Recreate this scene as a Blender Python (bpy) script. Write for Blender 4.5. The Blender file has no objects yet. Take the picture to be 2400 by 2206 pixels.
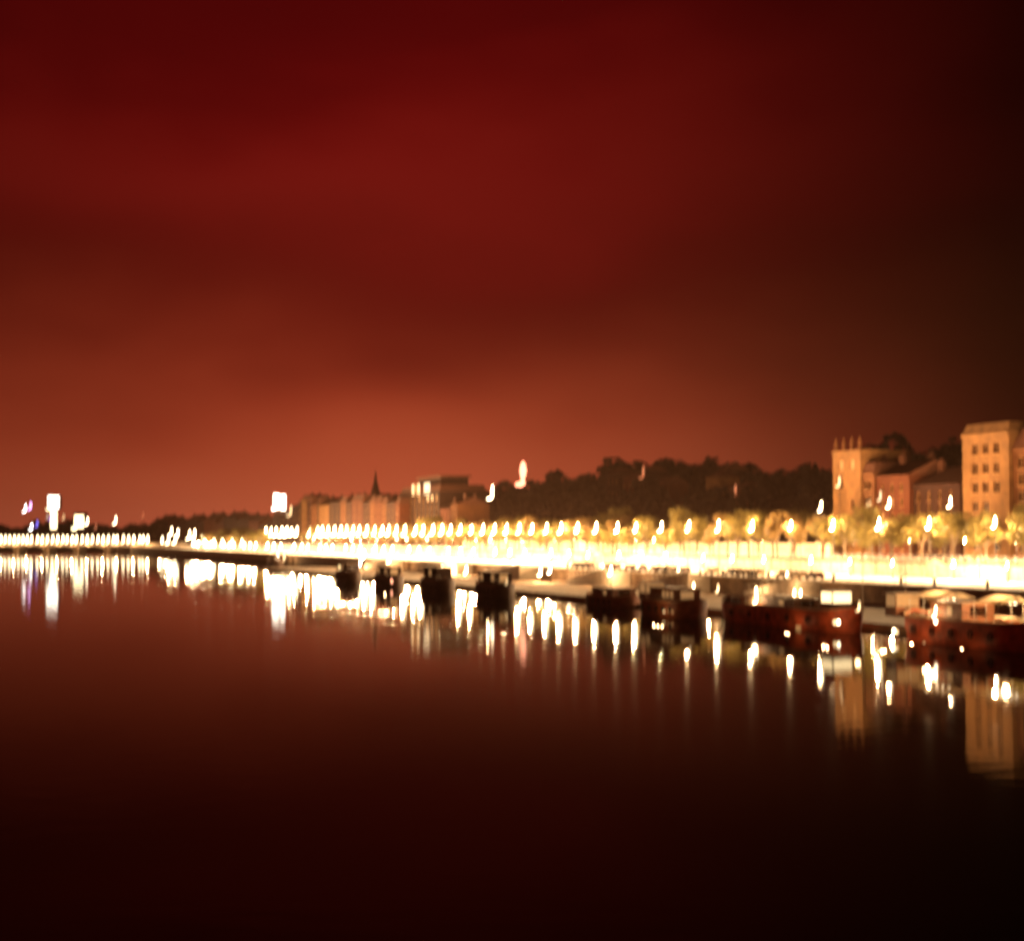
import bpy, math, random
from mathutils import Vector, Matrix, noise

# ------------------------------------------------------------------ camera, sky, exposure
sc = bpy.context.scene
COL = sc.collection
CAM_Z = 12.0            # the photographer stands on a bridge, 12 m above the river
FPX = 3500.0            # focal length in pixels of the 2400 px wide photograph
HOR = 1258.0            # pixel row of the horizon

cam_data = bpy.data.cameras.new('camera')
cam = bpy.data.objects.new('camera', cam_data)
COL.objects.link(cam)
cam.location = (0, 0, CAM_Z)
cam.rotation_euler = (math.radians(90) + math.atan((HOR - 1103.0) / FPX), 0, 0)
cam_data.sensor_fit = 'HORIZONTAL'
cam_data.sensor_width = 36.0
cam_data.lens = 36.0 * FPX / 2400.0
cam_data.clip_start = 0.5
cam_data.clip_end = 20000
cam_data.dof.use_dof = True            # the photograph is out of focus: focused close by
cam_data.dof.focus_distance = 6.3
cam_data.dof.aperture_fstop = 2.0
cam_data.dof.aperture_ratio = 1.9
sc.camera = cam

sc.view_settings.view_transform = 'Standard'
sc.view_settings.look = 'None'
sc.view_settings.exposure = 0.0
sc.view_settings.gamma = 1.0
sc.view_settings.use_curve_mapping = False

sc.render.engine = 'CYCLES'
cy = sc.cycles
cy.use_denoising = True
cy.max_bounces = 6
cy.diffuse_bounces = 2
cy.glossy_bounces = 3
cy.transmission_bounces = 2
cy.volume_bounces = 0
cy.sample_clamp_indirect = 6
cy.sample_clamp_direct = 0
cy.caustics_reflective = False
cy.caustics_refractive = False
cy.use_light_tree = True

world = bpy.data.worlds.new('World')
sc.world = world
world.use_nodes = True


def build_world():
    nt = world.node_tree
    nt.nodes.clear()
    N, L = nt.nodes.new, nt.links.new
    out = N('ShaderNodeOutputWorld')
    bg = N('ShaderNodeBackground')
    bg.inputs['Strength'].default_value = 1.0
    L(bg.outputs[0], out.inputs['Surface'])
    tc = N('ShaderNodeTexCoord')
    sep = N('ShaderNodeSeparateXYZ')
    L(tc.outputs['Generated'], sep.inputs[0])
    # glow of the city under low cloud: brightest at the horizon, a lit cloud bank higher up
    mul = N('ShaderNodeMath'); mul.operation = 'MULTIPLY'; mul.inputs[1].default_value = 2.0
    L(sep.outputs['Z'], mul.inputs[0])
    # drifting cloud: shifts the height where each tone sits
    mp = N('ShaderNodeMapping'); mp.inputs['Scale'].default_value = (2.2, 2.2, 5.0)
    L(tc.outputs['Generated'], mp.inputs[0])
    nz = N('ShaderNodeTexNoise'); nz.inputs['Scale'].default_value = 1.6
    nz.inputs['Detail'].default_value = 3.0; nz.inputs['Roughness'].default_value = 0.45
    L(mp.outputs[0], nz.inputs['Vector'])
    mr = N('ShaderNodeMapRange')
    mr.inputs[1].default_value = 0.3; mr.inputs[2].default_value = 0.7
    mr.inputs[3].default_value = -0.085; mr.inputs[4].default_value = 0.085
    L(nz.outputs['Fac'], mr.inputs[0])
    hz = N('ShaderNodeMapRange')          # no shift right at the horizon
    hz.inputs[1].default_value = 0.0; hz.inputs[2].default_value = 0.25
    L(mul.outputs[0], hz.inputs[0])
    sh = N('ShaderNodeMath'); sh.operation = 'MULTIPLY_ADD'
    L(mr.outputs[0], sh.inputs[0]); L(hz.outputs[0], sh.inputs[1]); L(mul.outputs[0], sh.inputs[2])
    ramp = N('ShaderNodeValToRGB')
    ramp.color_ramp.interpolation = 'B_SPLINE'
    stops = SKY
    els = ramp.color_ramp.elements
    while len(els) > 1:
        els.remove(els[-1])
    for i, (p, c) in enumerate(stops):
        e = els[0] if i == 0 else els.new(p)
        e.position = p
        e.color = (*[lin(v) for v in c], 1)
    L(sh.outputs[0], ramp.inputs[0])
    # the city glow fades sideways, away from the town centre
    az = N('ShaderNodeMapRange')
    az.inputs[1].default_value = -0.36; az.inputs[2].default_value = 0.36
    L(sep.outputs['X'], az.inputs[0])
    ar = N('ShaderNodeValToRGB')
    ar.color_ramp.interpolation = 'B_SPLINE'
    e2 = ar.color_ramp.elements
    while len(e2) > 1:
        e2.remove(e2[-1])
    for i, (p, v) in enumerate(AZ):
        e = e2[0] if i == 0 else e2.new(p)
        e.position = p
        e.color = (v, v, v, 1)
    L(az.outputs[0], ar.inputs[0])
    mx = N('ShaderNodeMix'); mx.data_type = 'RGBA'; mx.blend_type = 'MULTIPLY'
    mx.inputs['Factor'].default_value = 1.0
    L(ramp.outputs[0], mx.inputs['A']); L(ar.outputs[0], mx.inputs['B'])
    L(mx.outputs['Result'], bg.inputs['Color'])


def lin(v):
    v = v / 255.0
    return v / 12.92 if v <= 0.04045 else ((v + 0.055) / 1.055) ** 2.4


# (2 x sine of elevation, sRGB tone)
SKY = [(0.0, (184, 86, 58)), (0.05, (176, 78, 49)), (0.13, (158, 57, 33)), (0.22, (124, 36, 20)),
       (0.31, (99, 21, 12)), (0.40, (96, 15, 10)), (0.48, (116, 21, 15)), (0.56, (106, 13, 10)), (0.66, (84, 4, 5)), (1.0, (48, 2, 3))]
AZ = [(0.0, 0.6), (0.15, 0.78), (0.30, 1.0), (0.44, 1.0), (0.62, 0.70), (0.75, 0.40), (0.9, 0.09), (1.0, 0.05)]
build_world()

# ------------------------------------------------------------------ materials
def mat(name, col, rough=0.8, emit=None, estr=0.0, var=0.25, scale=1.5, bump=0.0, metal=0.0, spec=0.3, trans=0.0, sample=True):
    m = bpy.data.materials.new(name)
    m.use_nodes = True
    nt = m.node_tree
    b = nt.nodes['Principled BSDF']
    b.inputs['Roughness'].default_value = rough
    b.inputs['Metallic'].default_value = metal
    b.inputs['Specular IOR Level'].default_value = spec
    if emit is not None:
        b.inputs['Base Color'].default_value = (*col, 1)
        b.inputs['Emission Color'].default_value = (*emit, 1)
        b.inputs['Emission Strength'].default_value = estr
        try:
            m.cycles.emission_sampling = 'AUTO' if sample else 'NONE'
        except Exception:
            pass
        return m
    tc = nt.nodes.new('ShaderNodeTexCoord')
    nz = nt.nodes.new('ShaderNodeTexNoise')
    nz.inputs['Scale'].default_value = scale
    nz.inputs['Detail'].default_value = 5
    nt.links.new(tc.outputs['Object'], nz.inputs['Vector'])
    rp = nt.nodes.new('ShaderNodeValToRGB')
    rp.color_ramp.elements[0].position = 0.3
    rp.color_ramp.elements[1].position = 0.7
    rp.color_ramp.elements[0].color = (*[c * (1 - var) for c in col], 1)
    rp.color_ramp.elements[1].color = (*[min(1, c * (1 + var)) for c in col], 1)
    nt.links.new(nz.outputs['Fac'], rp.inputs[0])
    nt.links.new(rp.outputs[0], b.inputs['Base Color'])
    if bump:
        bp = nt.nodes.new('ShaderNodeBump')
        bp.inputs['Strength'].default_value = bump
        bp.inputs['Distance'].default_value = 0.1
        nt.links.new(nz.outputs['Fac'], bp.inputs['Height'])
        nt.links.new(bp.outputs[0], b.inputs['Normal'])
    if trans:
        tr = nt.nodes.new('ShaderNodeBsdfTranslucent')
        nt.links.new(rp.outputs[0], tr.inputs['Color'])
        ms = nt.nodes.new('ShaderNodeMixShader')
        ms.inputs[0].default_value = trans
        nt.links.new(b.outputs[0], ms.inputs[1]); nt.links.new(tr.outputs[0], ms.inputs[2])
        nt.links.new(ms.outputs[0], nt.nodes['Material Output'].inputs['Surface'])
    return m


LAMPC = (1.0, 0.60, 0.27)
M = dict(
    lamp=mat('lamp_glow', (.8, .8, .8), .4, (1.0, .80, .50), 9, sample=False),
    lamp_far=mat('bridge_lamp_glow', (.8, .8, .8), .4, (1.0, .78, .46), 6, sample=False),
    lamp_dim=mat('dim_lamp_glow', (.8, .8, .8), .4, (1.0, .66, .30), 1.6, sample=False),
    lamp_white=mat('white_lamp_glow', (.8, .8, .8), .4, (1.0, .93, .85), 9, sample=False),
    lamp_violet=mat('violet_lamp_glow', (.8, .8, .8), .4, (.85, .45, 1.0), 4, sample=False),
    lamp_blue=mat('blue_lamp_glow', (.8, .8, .8), .4, (.16, .12, .9), 2.4, sample=False),
    lamp_red=mat('red_lamp_glow', (.8, .8, .8), .4, (1.0, .36, .20), 4.0, sample=False),
    lamp_rust=mat('rust_lamp_glow', (.8, .8, .8), .4, (1.0, .22, .08), .7, sample=False),
    lamp_cool=mat('cool_lamp_glow', (.8, .8, .8), .4, (.75, .85, .65), .8, sample=False),
    screen=mat('lit_screen', (.8, .8, .8), .4, (1.0, .90, .74), 5, sample=False),
    screen_y=mat('yellow_lit_screen', (.8, .8, .8), .4, (1.0, .82, .45), 4, sample=False),
    window_lit=mat('lit_window', (.5, .4, .3), .4, (1.0, .68, .30), 2.2, sample=False),
    window_dim=mat('dim_window', (.3, .2, .1), .4, (1.0, .5, .18), .35, sample=False),
    saloon=mat('bright_cabin_window', (.6, .6, .5), .4, (1.0, .72, .36), 2.6),
    metal=mat('dark_metal', (.06, .05, .045), .5, metal=.6),
    pale_metal=mat('pale_metal', (.5, .45, .38), .5),
    stone=mat('pale_stone', (.52, .42, .31), .85, scale=.8, bump=.5),
    stone2=mat('dark_stone', (.20, .13, .08), .9, scale=.5, var=.4, bump=.6),
    landing=mat('landing_stone', (.33, .21, .12), .9, scale=.3, var=.35, bump=.4),
    pave=mat('quay_paving', (.50, .41, .31), .85, scale=.25, var=.2, bump=.3),
    asphalt=mat('asphalt', (.09, .075, .06), .9, scale=.4),
    earth=mat('earth', (.05, .035, .015), .95, scale=.05, var=.4),
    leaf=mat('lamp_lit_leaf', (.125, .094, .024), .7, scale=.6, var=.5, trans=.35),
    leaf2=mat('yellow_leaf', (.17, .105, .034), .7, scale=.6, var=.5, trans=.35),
    forest=mat('forest_leaf', (.014, .006, .002), .9, scale=.08, var=.5),
    bark=mat('bark', (.09, .06, .035), .95, scale=3, var=.4),
    fac_pale=mat('cream_render', (.17, .079, .027), .9, scale=.5, var=.3, bump=.2),
    fac_ochre=mat('ochre_render', (.115, .040, .012), .9, scale=.35, var=.16, bump=.2),
    fac_rose=mat('rose_render', (.09, .022, .007), .9, scale=.35, var=.2, bump=.2),
    fac_brick=mat('dark_brick', (.032, .008, .0035), .9, scale=.5, var=.3, bump=.2),
    fac_dark=mat('sooty_render', (.028, .010, .005), .9, scale=.5, var=.3),
    roof=mat('roof_tile', (.10, .035, .018), .9, scale=2, var=.3, bump=.4),
    pane=mat('dark_glass', (.03, .012, .006), .15, spec=.5),
    frame=mat('window_frame', (.30, .15, .06), .7),
    hull_red=mat('rust_red_hull', (.55, .10, .035), .55, scale=.8, var=.45, bump=.2),
    hull_black=mat('black_hull', (.06, .028, .018), .5, scale=.8, var=.3),
    hull_brown=mat('brown_hull', (.22, .06, .022), .6, scale=.8, var=.35),
    cabin=mat('cabin_paint', (.34, .20, .10), .6, scale=.7, var=.25),
    cabin2=mat('dark_cabin_paint', (.24, .10, .05), .6, scale=.7, var=.25),
    deck=mat('deck', (.12, .07, .04), .8, scale=1.5, var=.35),
    canvas=mat('canvas', (.55, .42, .27), .85, scale=1.5, var=.1, trans=.3),
    rubber=mat('rubber', (.02, .018, .016), .8),
    paint_band=mat('pale_paint', (.50, .36, .22), .6, scale=1, var=.2),
)


def water_mat():
    m = bpy.data.materials.new('river_water')
    m.use_nodes = True
    nt = m.node_tree
    b = nt.nodes['Principled BSDF']
    b.inputs['Base Color'].default_value = (.004, .002, .0015, 1)
    b.inputs['Roughness'].default_value = .028
    b.inputs['IOR'].default_value = 1.10
    b.inputs['Specular IOR Level'].default_value = .2
    tc = nt.nodes.new('ShaderNodeTexCoord')
    mp = nt.nodes.new('ShaderNodeMapping')
    mp.inputs['Rotation'].default_value = (0, 0, math.radians(-20))
    mp.inputs['Scale'].default_value = (.35, .8, 1)
    nt.links.new(tc.outputs['Object'], mp.inputs[0])
    n1 = nt.nodes.new('ShaderNodeTexNoise')
    n1.inputs['Scale'].default_value = .9
    n1.inputs['Detail'].default_value = 4
    nt.links.new(mp.outputs[0], n1.inputs['Vector'])
    bp = nt.nodes.new('ShaderNodeBump')
    bp.inputs['Strength'].default_value = 1.0
    bp.inputs['Distance'].default_value = .010
    nt.links.new(n1.outputs['Fac'], bp.inputs['Height'])
    nt.links.new(bp.outputs[0], b.inputs['Normal'])
    return m


M['water'] = water_mat()

# ------------------------------------------------------------------ helpers
D = Vector((-0.36446, 0.93122, 0.0))      # along the quay, away from the camera
N_ = Vector((0.93122, 0.36446, 0.0))      # from the river towards the town
ANG = math.atan2(D.y, D.x)
Y0 = 672000.0 / (2400 + 175)
P0 = Vector((1200 / FPX * Y0, Y0, 0))     # lamp line at the edge of the photograph


def W(s, t, z=0.0):
    return P0 + D * s + N_ * t + Vector((0, 0, z))


def ray(px, t):
    """distance along the view axis, and s along the quay, where pixel column px meets the line t"""
    k = (px - 1200) / FPX
    a = N_.x * k + N_.y
    y = (P0.dot(N_) + t) / a
    p = Vector((k * y, y, 0))
    return y, (p - P0).dot(D)


def zat(py, y):
    return CAM_Z + (HOR - py) * y / FPX


class MB:
    def __init__(self):
        self.v, self.f = [], []

    def add(self, vs, fs):
        b = len(self.v)
        self.v += [tuple(v) for v in vs]
        self.f += [tuple(b + i for i in f) for f in fs]
        return self

    def box(self, x0, x1, y0, y1, z0, z1):
        vs = [(x0, y0, z0), (x1, y0, z0), (x1, y1, z0), (x0, y1, z0), (x0, y0, z1), (x1, y0, z1), (x1, y1, z1), (x0, y1, z1)]
        return self.add(vs, [(3, 2, 1, 0), (4, 5, 6, 7), (0, 1, 5, 4), (1, 2, 6, 5), (2, 3, 7, 6), (3, 0, 4, 7)])

    def tube(self, pts, radii, n=8, cap=True):
        pts = [Vector(p) for p in pts]
        if not hasattr(radii, '__len__'):
            radii = [radii] * len(pts)
        rings = []
        for i, p in enumerate(pts):
            d = (pts[min(i + 1, len(pts) - 1)] - pts[max(i - 1, 0)]).normalized()
            u = d.cross(Vector((0, 0, 1)) if abs(d.z) < .9 else Vector((1, 0, 0))).normalized()
            w = d.cross(u)
            rings.append([p + (u * math.cos(2 * math.pi * k / n) + w * math.sin(2 * math.pi * k / n)) * radii[i] for k in range(n)])
        vs = [v for r in rings for v in r]
        fs = []
        for i in range(len(pts) - 1):
            for k in range(n):
                a, b = i * n + k, i * n + (k + 1) % n
                fs.append((a, b, b + n, a + n))
        if cap:
            fs.append(tuple(range(n - 1, -1, -1)))
            fs.append(tuple(range((len(pts) - 1) * n, len(pts) * n)))
        return self.add(vs, fs)

    def prism(self, poly, axis_a, axis_b, direction, length, origin=Vector((0, 0, 0))):
        """polygon in the plane (axis_a, axis_b), extruded"""
        n = len(poly)
        base = [origin + axis_a * p[0] + axis_b * p[1] for p in poly]
        top = [v + direction * length for v in base]
        fs = [tuple(range(n - 1, -1, -1)), tuple(range(n, 2 * n))]
        for i in range(n):
            j = (i + 1) % n
            fs.append((i, j, n + j, n + i))
        return self.add(base + top, fs)

    def mesh(self, name, m, smooth=False):
        me = bpy.data.meshes.new(name)
        me.from_pydata(self.v, [], self.f)
        me.materials.append(m)
        if smooth:
            for p in me.polygons:
                p.use_smooth = True
        me.update()
        return me

    def build(self, name, m, parent=None, smooth=False):
        return link(name, self.mesh(name, m, smooth), parent)


def link(name, me, parent=None):
    o = bpy.data.objects.new(name, me)
    COL.objects.link(o)
    if parent is not None:
        o.parent = parent
    return o


def thing(name, label, cat, loc=(0, 0, 0), rz=0.0, group=None):
    o = bpy.data.objects.new(name, None)
    COL.objects.link(o)
    o.location = loc
    o.rotation_euler = (0, 0, rz)
    o['label'] = label
    o['category'] = cat
    if group:
        o['group'] = group
    return o


def structure(o, kind='structure'):
    o['kind'] = kind
    return o


ONES = 'first second third fourth fifth sixth seventh eighth ninth tenth eleventh twelfth thirteenth fourteenth fifteenth sixteenth seventeenth eighteenth nineteenth'.split()
TENS = {2: 'twent', 3: 'thirt', 4: 'fort', 5: 'fift', 6: 'sixt', 7: 'sevent'}


def ordinal(i):
    if i < 20:
        return ONES[i - 1]
    t, u = divmod(i, 10)
    return TENS[t] + ('ieth' if u == 0 else 'y-' + ONES[u - 1])


def bulb(parent, loc, watts, col=LAMPC, radius=.3):
    ld = bpy.data.lights.new('bulb', 'POINT')
    ld.energy = watts
    ld.color = col
    ld.shadow_soft_size = radius
    o = bpy.data.objects.new('bulb', ld)
    COL.objects.link(o)
    o.parent = parent
    o.location = loc
    return o


# ------------------------------------------------------------------ setting
ROAD_Z, QUAY_Z, LAND_Z = 7.2, 4.1, 0.8
S_NEAR, S_FAR = -190.0, 1500.0

water = MB().add([(-5000, -400, 0), (5000, -400, 0), (5000, 9000, 0), (-5000, 9000, 0)], [(0, 1, 2, 3)]).build('water', M['water'])
structure(water)

ZV = Vector((0, 0, 1))


def strip(name, m, t0, t1, z0, z1, s0=S_NEAR, s1=S_FAR):
    return MB().prism([(t0, z0), (t1, z0), (t1, z1), (t0, z1)], N_, ZV, D, s1 - s0, P0 + D * s0).build(name, m)


structure(strip('river_bed_bank', M['earth'], -30.2, 45, -1, 3.9))
structure(strip('lower_quay', M['pave'], -30, 0, 3.9, QUAY_Z))
structure(strip('landing', M['landing'], -64, -30.2, -1, LAND_Z, S_NEAR, ray(705, -50)[1]))
structure(strip('upper_road', M['asphalt'], 4.5, 16, 5, ROAD_Z - .12))
structure(strip('upper_pavement', M['pave'], .6, 4.5, 5, ROAD_Z))
structure(strip('house_pavement', M['pave'], 16, 45, 5, ROAD_Z + .02))

# dark stone facing of the lower quay, with its coping
qw = thing('quay_wall', 'dark stone wall under the white lit lower quay edge', 'wall', P0)
MB().prism([(-30.3, LAND_Z), (-30.0, LAND_Z), (-30.0, 3.88), (-30.3, 3.88)], N_, ZV, D, S_FAR - S_NEAR, D * S_NEAR).build('wall_face', M['stone2'], qw)
cop_me = MB().prism([(-30.42, 3.885), (-29.6, 3.885), (-29.6, QUAY_Z + .05), (-30.42, QUAY_Z + .05)], N_, ZV, D, 7.94).mesh('coping_stone', M['stone'])
for k in range(62):
    o = link('coping_stone', cop_me, qw)
    o.location = D * (-60 + k * 8.0)
far_cop = MB().prism([(-30.42, 3.885), (-29.6, 3.885), (-29.6, QUAY_Z + .05), (-30.42, QUAY_Z + .05)], N_, ZV, D, S_FAR - 436, D * 436).build('far_coping', M['stone'], qw)

# retaining wall of the upper road: panels, piers, coping, rail
rw = thing('retaining_wall', 'pale floodlit retaining wall below the upper road lamps', 'wall', P0)
pan_me = MB().prism([(0.0, QUAY_Z), (.6, QUAY_Z), (.6, ROAD_Z - .45), (0.0, ROAD_Z - .45)], N_, ZV, D, 7.2).mesh('wall_panel', M['stone'])
pier_me = MB().prism([(-.35, QUAY_Z), (.6, QUAY_Z), (.6, ROAD_Z - .45), (-.35, ROAD_Z - .45)], N_, ZV, D, .8).mesh('pier', M['stone'])
for k in range(62):
    s = -60 + k * 8.0
    link('wall_panel', pan_me, rw).location = D * (s + .8)
    link('pier', pier_me, rw).location = D * s
MB().prism([(.01, QUAY_Z), (.6, QUAY_Z), (.6, ROAD_Z - .45), (.01, ROAD_Z - .45)], N_, ZV, D, S_FAR - 436, D * 436).build('far_wall', M['stone'], rw)
MB().prism([(-.5, ROAD_Z - .447), (.6, ROAD_Z - .447), (.6, ROAD_Z + .12), (-.5, ROAD_Z + .12)], N_, ZV, D, S_FAR + 60, D * -60).build('string_course', M['stone2'], rw)

rail = thing('railing', 'iron railing along the top of the floodlit retaining wall', 'railing', P0 + Vector((0, 0, ROAD_Z + .12)))
mb = MB()
for z in (.25, .62, 1.0):
    mb.prism([(0, z), (.07, z), (.07, z + .07), (0, z + .07)], N_, ZV, D, S_FAR + 60, D * -60)
mb.build('rail', M['pale_metal'], rail)
post_me = MB().box(-.05, .05, -.05, .05, 0, 1.1).mesh('post', M['pale_metal'])
for k in range(200):
    o = link('post', post_me, rail)
    o.location = D * (-60 + 2.5 * k) + N_ * .035
    o.rotation_euler = (0, 0, ANG)

gw = thing('garden_wall', 'long pale wall behind the street trees along the foot of the hill', 'wall', P0)
g0, g1 = ray(1948, 18)[1], ray(1082, 18)[1]
gpan = MB().prism([(18, ROAD_Z), (18.4, ROAD_Z), (18.4, ROAD_Z + 3.2), (18, ROAD_Z + 3.2)], N_, ZV, D, 5.4).mesh('wall_panel', M['stone'])
gpier = MB().prism([(17.8, ROAD_Z), (18.5, ROAD_Z), (18.5, ROAD_Z + 3.7), (17.8, ROAD_Z + 3.7)], N_, ZV, D, .6).mesh('pier', M['stone'])
for k in range(int((g1 - g0) / 6.0)):
    link('pier', gpier, gw).location = D * (g0 + 6 * k)
    link('wall_panel', gpan, gw).location = D * (g0 + 6 * k + .6)

# town-side ground and the wooded hill
def hill_h(s, t):
    """ground height at the town side"""
    k = max(0.0, min(1.0, (t - 48) / 110.0))
    k = k * k * (3 - 2 * k)
    fade = max(0.0, min(1.0, (760 - s) / 160.0))
    fade = fade * fade * (3 - 2 * fade)
    ridge = 33 + 4 * math.sin(s * .013 + 1.0) + 3.0 * math.sin(s * .031) + 4 * max(0, min(1, (300 - s) / 150.0))
    return ROAD_Z + .02 + k * (ridge - ROAD_Z) * fade


vs, fs = [], []
ns, ntt = 90, 16
for i in range(ns + 1):
    s = S_NEAR + (S_FAR + 200 - S_NEAR) * i / ns
    for j in range(ntt + 1):
        t = 45 + 455 * (j / ntt) ** 1.5
        vs.append(W(s, t, hill_h(s, t)))
for i in range(ns):
    for j in range(ntt):
        a = i * (ntt + 1) + j
        fs.append((a, a + 1, a + ntt + 2, a + ntt + 1))
hill = MB().add(vs, fs).build('hill', M['earth'], smooth=True)
structure(hill)

# land beyond the bridge, where the river bends away
fl = MB()
prof = []
for i in range(25):
    x = -900 + i * 50
    y = 1330 + 30 * math.sin(i * .9) + 60 * max(0, (-x - 400) / 500)
    prof.append((x, y))
vs = [(x, y, -1) for x, y in prof] + [(x, y, 4) for x, y in prof] + [(x, y + 900, 5) for x, y in prof]
n = len(prof)
fs = []
for i in range(n - 1):
    fs += [(i, i + 1, n + i + 1, n + i), (n + i, n + i + 1, 2 * n + i + 1, 2 * n + i)]
structure(fl.add(vs, fs).build('far_bank_ground', M['earth']))

# ------------------------------------------------------------------ foliage
def leaf_cloud(rng, blobs, count, size, flat=.9):
    mb = MB()
    tot = sum(b[3] ** 2 for b in blobs)
    for (cx, cy_, cz, r) in blobs:
        for _ in range(int(count * r * r / tot)):
            d = Vector((rng.gauss(0, 1), rng.gauss(0, 1), rng.gauss(0, 1))).normalized()
            rr = r * (0.45 + .6 * rng.random() ** .6)
            p = Vector((cx, cy_, cz)) + Vector((d.x, d.y, d.z * flat)) * rr
            nrm = (d + Vector((rng.uniform(-.8, .8), rng.uniform(-.8, .8), rng.uniform(-.4, .9)))).normalized()
            u = nrm.cross(Vector((rng.uniform(-1, 1), rng.uniform(-1, 1), rng.uniform(-1, 1)))).normalized()
            w = nrm.cross(u)
            a = size * rng.uniform(.6, 1.3)
            mb.add([p - u * a, p - w * a * .55, p + u * a, p + w * a * .55], [(0, 1, 2, 3)])
    return mb


def tree_meshes(seed, h=10.0, spread=3.4, count=1500, size=.36, leafmat='leaf'):
    rng = random.Random(seed)
    tr = MB()
    fork = h * .33
    tr.tube([(0, 0, -.1), (.05, 0, fork * .5), (rng.uniform(-.2, .2), rng.uniform(-.2, .2), fork)], [.34, .25, .2], 8)
    blobs = []
    for k in range(7):
        a = k * 2 * math.pi / 7 + rng.uniform(-.3, .3)
        rad = spread * rng.uniform(.35, .75)
        z = h * rng.uniform(.5, .86)
        e = (math.cos(a) * rad, math.sin(a) * rad, z)
        tr.tube([(0, 0, fork * .92), (e[0] * .45, e[1] * .45, fork + (z - fork) * .45), e], [.15, .10, .04], 5)
        blobs.append((*e, spread * rng.uniform(.38, .55)))
    blobs.append((0, 0, h * .84, spread * .5))
    lf = leaf_cloud(rng, blobs, count, size)
    return tr.mesh('trunk', M['bark']), lf.mesh('crown', M[leafmat])


TREES = [tree_meshes(11, 9.2, 3.8), tree_meshes(23, 10.2, 3.6, leafmat='leaf2'), tree_meshes(37, 8.4, 3.5), tree_meshes(51, 10.8, 4.0)]
rng = random.Random(7)
tree_s = []
s = -12.0
while s < 560:
    tree_s.append(s)
    s += rng.uniform(8.2, 11.5) * (1 if s < 300 else 1.35)
for i, s in enumerate(tree_s):
    trunk_me, crown_me = TREES[rng.randrange(4)]
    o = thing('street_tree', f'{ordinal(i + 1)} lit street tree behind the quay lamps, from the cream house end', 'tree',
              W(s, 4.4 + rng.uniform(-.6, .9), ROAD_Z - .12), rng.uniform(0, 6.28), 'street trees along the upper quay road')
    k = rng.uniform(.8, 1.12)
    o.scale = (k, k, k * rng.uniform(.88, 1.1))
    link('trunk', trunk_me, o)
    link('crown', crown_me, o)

s = -6.0
i = 0
while s < 420:
    i += 1
    trunk_me, crown_me = TREES[rng.randrange(4)]
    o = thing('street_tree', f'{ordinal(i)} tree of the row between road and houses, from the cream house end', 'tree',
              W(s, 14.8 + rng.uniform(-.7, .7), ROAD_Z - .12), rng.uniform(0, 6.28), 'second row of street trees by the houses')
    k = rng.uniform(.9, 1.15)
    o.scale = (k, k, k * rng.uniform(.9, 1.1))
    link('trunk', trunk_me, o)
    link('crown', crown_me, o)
    s += rng.uniform(9.5, 13)

# second planting behind the road at the foot of the hill
back = []
s = 60.0
while s < 480:
    back.append(s)
    s += rng.uniform(10, 15)
for i, s in enumerate(back):
    if 150 < s < 0:
        continue
    trunk_me, crown_me = TREES[rng.randrange(4)]
    o = thing('hillside_tree', f'{ordinal(i + 1)} darker tree at the foot of the hill, from the pinnacled house', 'tree',
              W(s, 30 + rng.uniform(-4, 8), ROAD_Z), rng.uniform(0, 6.28), 'trees at the foot of the wooded hill')
    k = rng.uniform(1.0, 1.4)
    o.scale = (k, k, k)
    link('trunk', trunk_me, o)
    link('crown', crown_me, o)

# the wood on the hill: one mass nobody could count
wood = MB()
rw_ = random.Random(5)
for _ in range(1500):
    s = rw_.uniform(-160, 800)
    t = 46 + 170 * rw_.random() ** .75
    h0 = hill_h(s, t)
    if t > 70 and h0 < 14:
        continue
    r = rw_.uniform(2.2, 4.2) + 3.2 * rw_.random() ** 4
    z = h0 + r * 1.05
    c = W(s, t, z)
    # a lumpy crown with leaf clumps standing off it
    for _k in range(46):
        d = Vector((rw_.gauss(0, 1), rw_.gauss(0, 1), rw_.gauss(0, 1) + .25)).normalized()
        p = c + Vector((d.x, d.y, d.z * 1.15)) * r * rw_.uniform(.75, 1.12)
        nr = (d + Vector((rw_.uniform(-.5, .5), rw_.uniform(-.5, .5), rw_.uniform(-.3, .6)))).normalized()
        u = nr.cross(Vector((rw_.uniform(-1, 1), rw_.uniform(-1, 1), .3))).normalized()
        w = nr.cross(u)
        a = r * rw_.uniform(.28, .55)
        wood.add([p - u * a, p - w * a * .7, p + u * a, p + w * a * .7], [(0, 1, 2, 3)])
wo = wood.build('forest', M['forest'])
structure(wo, 'stuff')
wo['label'] = 'dark wooded slope rising behind the lit quay'

# ------------------------------------------------------------------ buildings
WIN_CACHE = {}


def window_meshes(w, h):
    key = (round(w, 1), round(h, 1))
    if key not in WIN_CACHE:
        w2 = w / 2
        f = MB()
        f.box(-w2, -w2 + .12, -.1, .1, 0, h).box(w2 - .12, w2, -.1, .1, 0, h)
        f.box(-w2 + .12, w2 - .12, -.1, .1, 0, .12).box(-w2 + .12, w2 - .12, -.1, .1, h - .12, h)
        f.box(-.05, .05, -.09, .09, .12, h - .12)
        f.box(-w2 - .15, w2 + .15, .101, .55, -.18, -.002)
        p = MB().box(-w2 + .11, w2 - .11, -.04, .02, .11, h - .11)
        WIN_CACHE[key] = (f.mesh('window', M['frame']), p.mesh('pane', M['pane']), p.mesh('pane', M['window_lit']), p.mesh('pane', M['window_dim']))
    return WIN_CACHE[key]


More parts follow.
